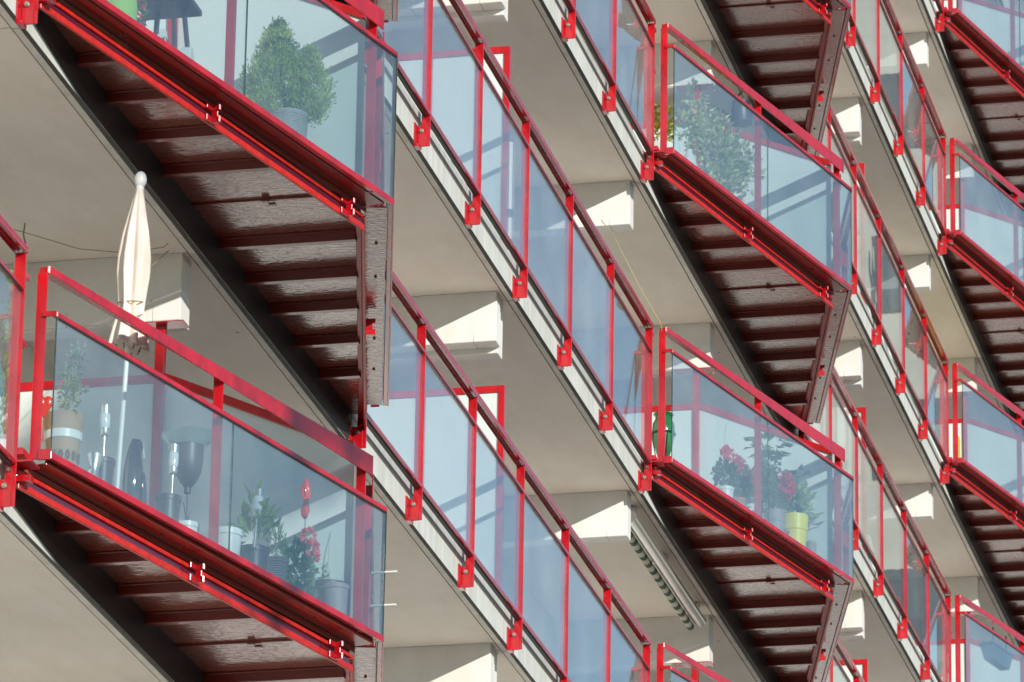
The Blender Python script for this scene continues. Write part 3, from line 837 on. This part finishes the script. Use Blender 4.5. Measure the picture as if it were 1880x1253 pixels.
# washing lines under the ceiling of the lower left balcony
def cord(label, pts, r, material='rope', name='clothesline'):
    m = MB(); m.tube(pts, r, 5)
    o = m.build(name, material, None, loc=(0, 0, Z0)); tag(o, label, 'cord'); return o
cz = H + .03
cord('thin cord strung under the ceiling behind the parasol', [(2.80,-1.25,cz-.01),(2.91,-1.14,cz-.05),(3.01,-1.016,cz-.06),(3.29,-.757,cz-.08),(3.38,-.5,cz-.09),(3.434,-.267,cz-.05),(3.5,-.26,cz)], .0028)
cord('frayed cord knotted and dangling from the ceiling left of the parasol', [(3.01,-1.016,cz),(3.0,-1.02,cz-.08),(3.02,-1.01,cz-.13),(3.0,-1.02,cz-.22)], .005)
cord('long drooping cord from the beam down to the parasol', [(3.55,-.27,cz-.03),(3.0,-.20,cz-.33),(2.2,-.1,cz-.72),(1.34,.12,cz-1.02)], .0028)

# two short rods beyond the tip
for zz, lab in ((.93, 'upper of two short pale rods sticking out beside the tip of the lower left balcony'), (.72, 'lower of two short pale rods sticking out beside the tip of the lower left balcony')):
    m = MB(); m.tube([(4.35,.85,zz),(4.35,1.01,zz)], .008, 8)
    tag(m.build('rod', 'white_metal', None, loc=(0,0,Z0)), lab, 'rod', 'pale rods beside the tip')

# --- upper left balcony (storey 1)
t = thing('conifer_shrub', 'bushy yellow-green conifer in a grey woven pot', 'shrub', 3.17, .56, H + FLR)
m = MB(); m.lathe([(.10,0),(.11,.01),(.128,.36),(.136,.37),(.136,.39),(.126,.39),(.122,.36)], seg=40, uvrep=3.2); m.build('pot', 'wicker_grey', t, smooth=True)
m = MB(); m.tube([(0,0,.3),(0,-.03,.55),(0,-.06,.85)], .02, 8, r1=.008); m.build('trunk', 'bark', t, smooth=True)
m = MB(); random.seed(11)
clumps = []
def cone_clump(cx, cn, z0, z1, r, k):
    for _ in range(k):
        f = random.random(); z = z0 + (z1-z0)*f
        rr = r*(math.sin(math.pi*min(1, .22+.82*f))**.8)*random.uniform(.35, 1.0)
        a = random.uniform(0, 2*math.pi)
        clumps.append((cx + rr*math.cos(a), cn + rr*math.sin(a), z, a))
cone_clump(0, -.08, .34, .98, .20, 420); cone_clump(.05, .12, .37, .82, .14, 230); cone_clump(0, -.16, .34, .72, .13, 170); cone_clump(.02, -.07, .75, 1.0, .10, 70)
for cx, cn, z, a in clumps:
    base = Vector((math.cos(a)*.7, -math.sin(a)*.7, 1.1))
    for _ in range(16):
        d = base + up_rand(.75)
        m.leaf((cx+random.gauss(0,.018), cn+random.gauss(0,.018), z+random.gauss(0,.018)), d, up_rand(), random.uniform(.018,.036), .010)
m.build('crown', 'leaf_conifer', t)

t = thing('plant_stand', 'dark wooden plant stand with splayed legs left of the conifer', 'stand', 1.95, .14, H + FLR)
m = MB(); m.box(-.34,.34,-.28,.26,.64,.675); m.build('top', 'dark_wood', t, .003)
for sx, sn in ((-1,1),(1,1),(-1,-1),(1,-1)):
    m = MB(); x0, x1 = sx*.33, sx*.17; n0, n1 = sn*.22, sn*.13
    m.hexa([(x0-.025,n0-.02,0),(x0+.025,n0-.02,0),(x0+.025,n0+.02,0),(x0-.025,n0+.02,0),(x1-.025,n1-.02,.6385),(x1+.025,n1-.02,.6385),(x1+.025,n1+.02,.6385),(x1-.025,n1+.02,.6385)])
    m.build('leg', 'dark_wood', t, .003)
t = thing('lantern', 'small white lantern standing between the legs of the plant stand', 'lantern', 1.82, .17, H + FLR)
m = MB(); m.box(-.06,.06,-.05,.05,0,.03)
for sx in (-1,1):
    for sn in (-1,1): m.box(sx*.05-.009, sx*.05+.009, sn*.042-.007, sn*.042+.007, .0305, .36)
m.box(-.065,.065,-.055,.055,.3605,.385); m.box(-.05,.05,-.04,.04,.3855,.42)
m.build('frame', 'white_metal', t, .004)
m = MB(); m.box(-.04,.04,-.03,.03,.031,.20); m.build('candle', 'blue_grey_pl', t, .01)
t = thing('wooden_trough', 'low white wooden trough with a rounded end under the plant stand', 'planter', 2.08, .27, H + FLR)
m = MB(); m.box(-.15,.26,-.05,.05,.20,.27); m.tube([(-.15,.051,.30),(-.15,-.051,.30)], .075, 20); m.build('body', 'white_metal', t, .006)
m = MB(); m.box(-.22,.30,-.06,.06,0,.1995); m.build('base', 'blue_grey_pl', t, .006)
t = thing('green_bag', 'lime green cloth bag at the top left beside the plant stand', 'bag', 1.32, .05, H + FLR)
m = MB(); m.lathe([(.17,0),(.20,.05),(.21,.35),(.18,.60),(.10,.72)], seg=28, wob=lambda a,h: 1+.06*math.sin(a*5+h*9)); m.build('body', 'lime_cloth', t, smooth=True)
m = MB(); m.tube([(.12,.14,.2),(.15,.16,.5),(.08,.12,.75)], .01, 6); m.build('strap', 'black_pl', t)
t = pot('plant_pot', 'pot of dark trailing greenery and small red flowers behind the plant stand', 1.72, .0, 1, .10, .13, .26, 'black_pl')
foliage(t, 'leaf_dark', [((0,0,.42),(.15,.10,.24)), ((-.08,.0,.75),(.12,.08,.14))], 380, .045, .03); blossom(t, [(.05,.06,.52),(.02,.06,.46),(.07,.05,.42)], .03)

# --- geranium balcony (storey 2, middle column)
t = thing('green_urn', 'glossy green urn in a thin black ring stand behind the first post', 'urn', P+.58, -.02, 2*H + FLR)
m = MB(); m.lathe([(.03,.12),(.06,.15),(.13,.30),(.165,.42),(.155,.50),(.125,.535),(.115,.56),(.15,.585),(.145,.59),(.10,.56)], seg=32); m.build('body', 'green_glaze', t, smooth=True)
m = MB(); ring = [(.172*math.cos(a*math.pi/14), .172*math.sin(a*math.pi/14), .41) for a in range(29)]; m.tube(ring, .008, 6, cap=False)
for a in range(3):
    an = a*2.094+.5; m.tube([(.172*math.cos(an), .172*math.sin(an), .41), (.10*math.cos(an), .10*math.sin(an), .18), (.13*math.cos(an), .13*math.sin(an), 0)], .007, 6)
m.build('stand', 'black_pl', t)
t = pot('plant_pot', 'white pot of red geraniums left of the mid post', 1.79, .29, 2, .09, .115, .305, 'white_metal', c=1)
foliage(t, 'leaf_dark', [((-.03,0,.38),(.17,.12,.09))], 240, .05, .045)
blossom(t, [(-.17,.03,.53),(-.12,.05,.52),(.02,.12,.46),(.07,.13,.44),(.0,.12,.49),(.05,.14,.48)], .055)
stems(t, [[(-.1,0,.3),(-.16,.02,.48)], [(0,0,.3),(.03,.03,.42)], [(-.1,0,.3),(-.12,0,.55),(.0,.0,.78)]], .003)
t = pot('plant_pot', 'terracotta pot of red geraniums just left of the mid post', 2.06, .36, 2, .08, .105, .285, 'terracotta', c=1)
foliage(t, 'leaf_dark', [((.06,.0,.36),(.20,.12,.09))], 260, .05, .045)
blossom(t, [(.05,.13,.42),(.12,.14,.41),(-.02,.12,.45),(.18,.12,.40)], .048)
t = pot('plant_pot', 'mauve grey tall pot of red geraniums beside the yellow pot', 2.80, .54, 2, .11, .142, .40, 'grey_pl', rim=.07, c=1)
foliage(t, 'leaf_dark', [((-.02,0,.50),(.22,.13,.12)), ((-.18,-.02,.72),(.12,.09,.16))], 380, .055, .05)
blossom(t, [(-.10,.12,.63),(-.05,.13,.58),(-.02,.14,.51),(.16,.13,.58),(-.14,.13,.53),(-.06,.15,.55)], .065)
t = pot('plant_pot', 'lime yellow tall pot with a pale green trailing plant', 3.20, .65, 2, .115, .155, .455, 'yellow', rim=.09, c=1)
foliage(t, 'leaf_light', [((-.07,0,.53),(.14,.12,.08)), ((.13,.06,.52),(.06,.06,.14))], 150, .10, .05, upbias=.5)
m = MB(); m.lathe([(.02,.44),(.025,.55),(.022,.66),(.0,.68)]); m.build('bottle', 'lamp_glass', t, smooth=True)
t = thing('rose_bush', 'tall airy rose bush standing behind the yellow pot', 'bush', P+3.15, .33, 2*H + FLR)
m = MB(); m.lathe([(.10,0),(.11,.01),(.15,.30),(.14,.30)]); m.build('pot', 'black_pl', t, smooth=True)
st = [[(0,0,.28),(.02,.02,.7),(-.03,.05,1.08)], [(0,0,.28),(.2,.05,.6),(.35,.10,.85),(.5,.14,.96)], [(0,0,.28),(-.15,.03,.55),(-.22,.05,.72)], [(.02,.02,.6),(.15,.04,.78),(.22,.08,.82)], [(0,0,.28),(.3,.08,.5),(.42,.14,.56)], [(0,0,.28),(-.35,.03,.6),(-.52,.02,.75)]]
stems(t, st, .007, 'leaf_dark')
foliage(t, 'leaf_dark', [((-.05,.05,1.08),(.14,.08,.10)), ((.04,.04,.78),(.20,.10,.12)), ((.48,.14,.95),(.13,.06,.06)), ((.22,.08,.62),(.20,.10,.12)), ((.42,.14,.56),(.12,.07,.10)), ((-.22,.05,.70),(.14,.08,.10)), ((-.5,.02,.72),(.13,.07,.13)), ((-.42,.02,.5),(.12,.07,.12))], 330, .065, .045)
pot('wicker_basket', 'small wicker basket on the floor right of the yellow pot', 3.42, .76, 2, .07, .09, .30, 'wicker_pale', c=1, cat='basket')
t = thing('small_bottle', 'little white bottle at the foot of the screen post on the geranium balcony', 'bottle', P+1.28, .17, 2*H + FLR)
m = MB(); m.lathe([(.04,0),(.042,.19),(.02,.23),(.02,.26),(.028,.262),(.028,.29),(0,.295)]); m.build('body', 'white_metal', t, smooth=True)
# striped panel added to imitate a coloured reflection in the tip glass
t = thing('reflection_panel', 'dark blue and red striped panel imitating a reflection at the tip of the geranium balcony', 'panel', P+3.86, .72, 2*H + FLR)
m = MB(); m.box(-.02,.02,-.13,.10,.0,.92); m.build('frame', 'alu', t, .006)
m = MB()
for k in range(6): m.box(-.032,-.021,-.12,.09,.08+k*.135,.08+k*.135+.125, k % 3)
m.build('cloth', ['blue_grey_pl', 'white_metal', 'heart'], t)

# --- olive balcony (storey 3, middle column)
random.seed(23)
t = thing('olive_shrub', 'large spreading grey-green olive shrub', 'shrub', P+1.85, .12, 3*H + FLR)
m = MB(); m.lathe([(.13,0),(.14,.01),(.18,.30),(.17,.30)]); m.build('pot', 'black_pl', t, smooth=True)
br = [[(0,0,.25),(.0,.0,.5),(-.1,.05,.75),(-.35,.05,1.05)], [(0,0,.4),(.2,.05,.6),(.5,.15,.75),(.75,.25,.85)], [(0,0,.5),(.1,0,.85),(.15,.05,1.1)], [(0,0,.4),(-.3,.0,.55),(-.75,-.03,.72)], [(0,0,.4),(.2,.1,.4),(.35,.15,.3)]]
stems(t, br, .014, 'bark', 'branch')
foliage(t, 'leaf_olive', [((-.75,-.05,.62),(.26,.12,.16)), ((-.42,.0,.78),(.26,.14,.20)), ((-.05,.05,.62),(.48,.2,.34)), ((.28,.12,.72),(.42,.2,.26)), ((.62,.22,.76),(.26,.13,.20)), ((.15,.1,.38),(.40,.16,.20)), ((-.5,-.02,1.02),(.22,.1,.10)), ((0,.05,.98),(.3,.12,.10))], 2300, .066, .036)
t = thing('jade_plant', 'small yellow-green potted plant behind the first post of the olive balcony', 'plant', P+.52, -.05, 3*H + FLR)
m = MB(); m.lathe([(.08,0),(.09,.01),(.12,.24),(.11,.24)]); m.build('pot', 'white_metal', t, smooth=True)
foliage(t, 'leaf_autumn', [((-.05,0,.38),(.17,.10,.14)), ((.14,.05,.5),(.09,.07,.20)), ((-.26,-.02,.42),(.10,.06,.14))], 330, .05, .03)
t = thing('spray_bottle', 'white plastic bottle with a nozzle standing by the glass edge', 'bottle', P+.72, .04, 3*H + FLR)
m = MB(); m.lathe([(.065,0),(.07,.01),(.07,.30),(.05,.35),(.022,.37),(.022,.41),(.03,.412),(.03,.44),(.012,.45),(.010,.49),(0,.492)]); m.build('body', 'white_metal', t, smooth=True)
m = MB(); m.lathe([(.0708,.08),(.0708,.22)]); m.build('sticker', 'frosted', t, smooth=True)
t = thing('water_jug', 'squat white plastic canister beside the spray bottle', 'canister', P+.99, .11, 3*H + FLR)
m = MB(); m.lathe([(.09,0),(.10,.01),(.105,.20),(.09,.29),(.05,.33),(.04,.35),(.045,.37),(0,.372)], wob=lambda a,h: 1+.05*math.cos(4*a)); m.build('body', 'white_metal', t, smooth=True)
m = MB(); m.tube([(.05,0,.34),(.12,.0,.31),(.125,0,.2),(.10,0,.12)], .012, 8); m.build('handle', 'white_metal', t, smooth=True)
t = thing('watering_can', 'black watering can hanging high on the screen above the olive shrub', 'watering can', P+3.76, .05, 3*H + FLR + 1.72)
m = MB(); m.lathe([(.10,0),(.105,.01),(.085,.22),(.07,.225),(.065,.2)], seg=24); m.build('body', 'black_pl', t, smooth=True)
m = MB(); m.tube([(0,-.08,.05),(0,-.2,.16),(0,-.30,.22)], .02, 8, r1=.012); m.build('spout', 'black_pl', t, smooth=True)
m = MB(); m.tube([(0,.085,.06),(0,.15,.16),(0,.12,.30),(0,.02,.34),(0,-.08,.22)], .013, 8); m.build('handle', 'black_pl', t, smooth=True)

# --- right column
t = thing('hanging_trough', 'blue-grey plastic trough hung inside the glass at bottom right', 'planter', 2*P+1.42, .33, 3*H + 1.03)
fr = frame((0, 0), (1, SL))
m = MB()
m.hexa([fr(-.24,-.07,0),fr(.24,-.07,0),fr(.24,.05,0),fr(-.24,.05,0),fr(-.30,-.10,.17),fr(.30,-.10,.17),fr(.30,.07,.17),fr(-.30,.07,.17)])
m.frame_box(fr, -.32, .32, -.115, .085, .1705, .20); m.build('body', 'blue_grey_pl', t, .01)
m = MB(); m.frame_box(fr, -.2, -.185, .02, .03, .2005, .40); m.frame_box(fr, .185, .2, .02, .03, .2005, .40); m.build('hook', 'black_pl', t)
t = thing('yellow_bounce_sheet', 'lime yellow sheet added on the floor of the right edge balcony to tint the concrete above', 'sheet', 2*P+2.0, -.5, 4*H + FLR + .002)
m = MB(); m.box(-1.3, 1.0, -.55, .55, 0, .012); m.build('cloth', 'yellow', t)  # added only to bounce yellow light onto the concrete above
t = thing('yellow_box', 'slim lime yellow box behind the first post of the right edge balcony', 'box', 2*P+.72, -.02, 4*H + FLR)
m = MB(); m.box(-.10,.10,-.03,.03,.0,.52); m.build('body', 'yellow', t, .006)

# --- awning under the gallery ceiling
t = thing('awning', 'rolled green and cream striped awning under a grey cassette on the ceiling', 'awning', 17.3, -.30, 2*H - .12)
m = MB(); m.tube([(0,.04,.03),(3.1,.04,.03)], .055, 14); m.build('cassette', 'alu', t, smooth=True)
m = MB(); m.tube([(.02,-.045,-.02),(3.08,-.045,-.02)], .034, 14); m.build('cloth_roll', 'awning', t, smooth=True)
for x in (.15, 1.5, 2.95): MB().box(x-.03, x+.03, -.08, .06, .085, .15).build('bracket', 'alu', t)

cord('yellow cord hanging from the ceiling beside the middle railing down to the balcony post', [(16.2,-.30,3*H-.62),(16.54,-.25,3*H-.67),(16.66,-.19,3*H-.80),(16.82,-.09,3*H-1.02),(17.03,.05,3*H-1.28),(17.25,.04,3*H-1.62)], .004, 'rope_y')

# --- laundry things behind the straight railings
def airer(label, s, n, fl):
    t = thing('clothes_airer', label, 'clothes airer', s, n, fl*H + FLR)
    m = MB()
    for q in (-.3, .3):
        m.tube([(q, -.25, 0), (q, .0, 1.1)], .012, 8); m.tube([(q, .25, 0), (q, .0, 1.1)], .012, 8)
    for k in range(9): m.tube([(-.3, -.25+.25*k/9, 1.1*k/9), (.3, -.25+.25*k/9, 1.1*k/9)], .006, 6); m.tube([(-.3, .25-.25*k/9, 1.1*k/9), (.3, .25-.25*k/9, 1.1*k/9)], .006, 6)
    m.build('frame', 'white_metal', t, smooth=True); return t
airer('white clothes airer behind the far railing beside the olive balcony tip', 29.9, -.45, 4)
def folded_lounger(label, s, n, fl):
    t = thing('folded_lounger', label, 'lounger', s, n, fl*H + FLR)
    m = MB(); m.hexa([(-.25,-.05,0),(.25,-.05,0),(.25,.02,0),(-.25,.02,0),(-.25,-.35,1.15),(.25,-.35,1.15),(.25,-.28,1.15),(-.25,-.28,1.15)]); m.build('pad', 'dark_wood', t, .02)
    m = MB()
    for q in (-.28, .28): m.tube([(q, .05, 0), (q, -.27, 1.2)], .014, 8)
    m.build('frame', 'white_metal', t, smooth=True); return t
folded_lounger('folded dark lounger behind the far railing level with the olive balcony', 31.6, -.25, 4)
folded_lounger('folded dark lounger behind the far railing level with the geranium balcony', 31.3, -.3, 3)
def curtain(label, s, n0, n1, fl, h):
    t = MB(); k = 24; b = []
    for i in range(k):
        a0, a1 = i/k, (i+1)/k
        f = lambda a: (.03*math.sin(a*40), n0 + (n1-n0)*a)
        (x0, y0), (x1, y1) = f(a0), f(a1)
        t.hexa([(x0,y0,0),(x1,y1,0),(x1+.004,y1,0),(x0+.004,y0,0),(x0,y0,h),(x1,y1,h),(x1+.004,y1,h),(x0+.004,y0,h)])
    o = t.build('curtain', 'curtain', None, loc=at(s, 0, fl*H + FLR)); tag(o, label, 'curtain'); return o
curtain('pale cloth hanging behind the far railing right of the topmost dark underside', 28.6, -.35, -1.2, 5, 1.7)
curtain('pale cloth hanging behind the far railing beside the geranium balcony tip', 28.7, -.30, -1.2, 3, 1.7)
curtain('pale cloth hanging behind the middle railing near the urn balcony', 13.6, -.45, -1.0, 2, 1.6)

# ---------------------------------------------------------------- trim the girth of the potted things
GIRTH = {'planter_bowl': .5, 'ivy_plant': .6, 'metal_jug': .55, 'solar_lamp': .72, 'bird_figurine': .62, 'glass_dish_planter': .58,
         'garden_stake': .7, 'lantern': .5, 'green_bag': .5, 'green_urn': .6, 'small_bottle': .6, 'spray_bottle': .6,
         'water_jug': .65, 'wicker_basket': .5, 'plant_pot': .6, 'parasol': .70, 'plant_stand': .62, 'wooden_trough': .6, 'heart_ornament': .8}
for o in COL.objects:
    if o.parent is None:
        k = GIRTH.get(o.name.split('.')[0])
        if k: o.scale = (k, k, 1)
        if k and o.name.startswith('plant_pot'):
            for ch in o.children:
                if ch.name.split('.')[0] in ('foliage', 'blossom', 'stem'): ch.scale = (1.25, 1.45, 1.12)
        if o.get('label', '').startswith('lime yellow tall'): o.scale = (.7, .7, 1.05)
        if o.name == 'rose_bush': o.scale = (.9, 2.1, 1.03)
        if o.name == 'planter_bowl':
            for ch in o.children:
                if ch.name.split('.')[0] in ('foliage', 'stem', 'trailing_leaves'): ch.scale = (1.2, 1.7, 1.08)

# ---------------------------------------------------------------- unseen tree added in the courtyard, crown shaped to shade the lower left balcony
random.seed(5)
tr = thing('unseen_shade_tree', 'tall thin unseen tree added to shade the lower left balcony with its small flat crown', 'tree', -13.1, 15.5, -Z0)
top = 19.8
m = MB(); m.tube([(0,0,0),(.1,.05,6),(.0,.1,12),(.1,.0,top)], .28, 12, r1=.04); m.build('trunk', 'bark', tr, smooth=True)
m = MB()
for k in range(26):
    a = k*2.4; z = 13 + k*.25; L = 1.2*(1 - (k/30)**2)
    m.tube([(0,0,z),(math.cos(a)*L*.5, math.sin(a)*L*.5, z+.6),(math.cos(a)*L, math.sin(a)*L, z+1.0)], .06, 6, r1=.012)
m.build('limb', 'bark', tr, smooth=True)
m = MB()
for k in range(64):
    z = random.gauss(19.5, .16)
    rr = 1.15*math.sqrt(random.random()); a = random.uniform(0, 6.283)
    c = (rr*math.cos(a), rr*math.sin(a), z)
    for _ in range(70):
        d = up_rand(); q = random.random()**.5*.36
        m.leaf((c[0]+d.x*q, c[1]-d.y*q, c[2]+d.z*q*.6), up_rand()+Vector((0,0,-.2)), up_rand(), random.uniform(.10,.17), .09)
m.build('crown', 'leaf_dark', tr)
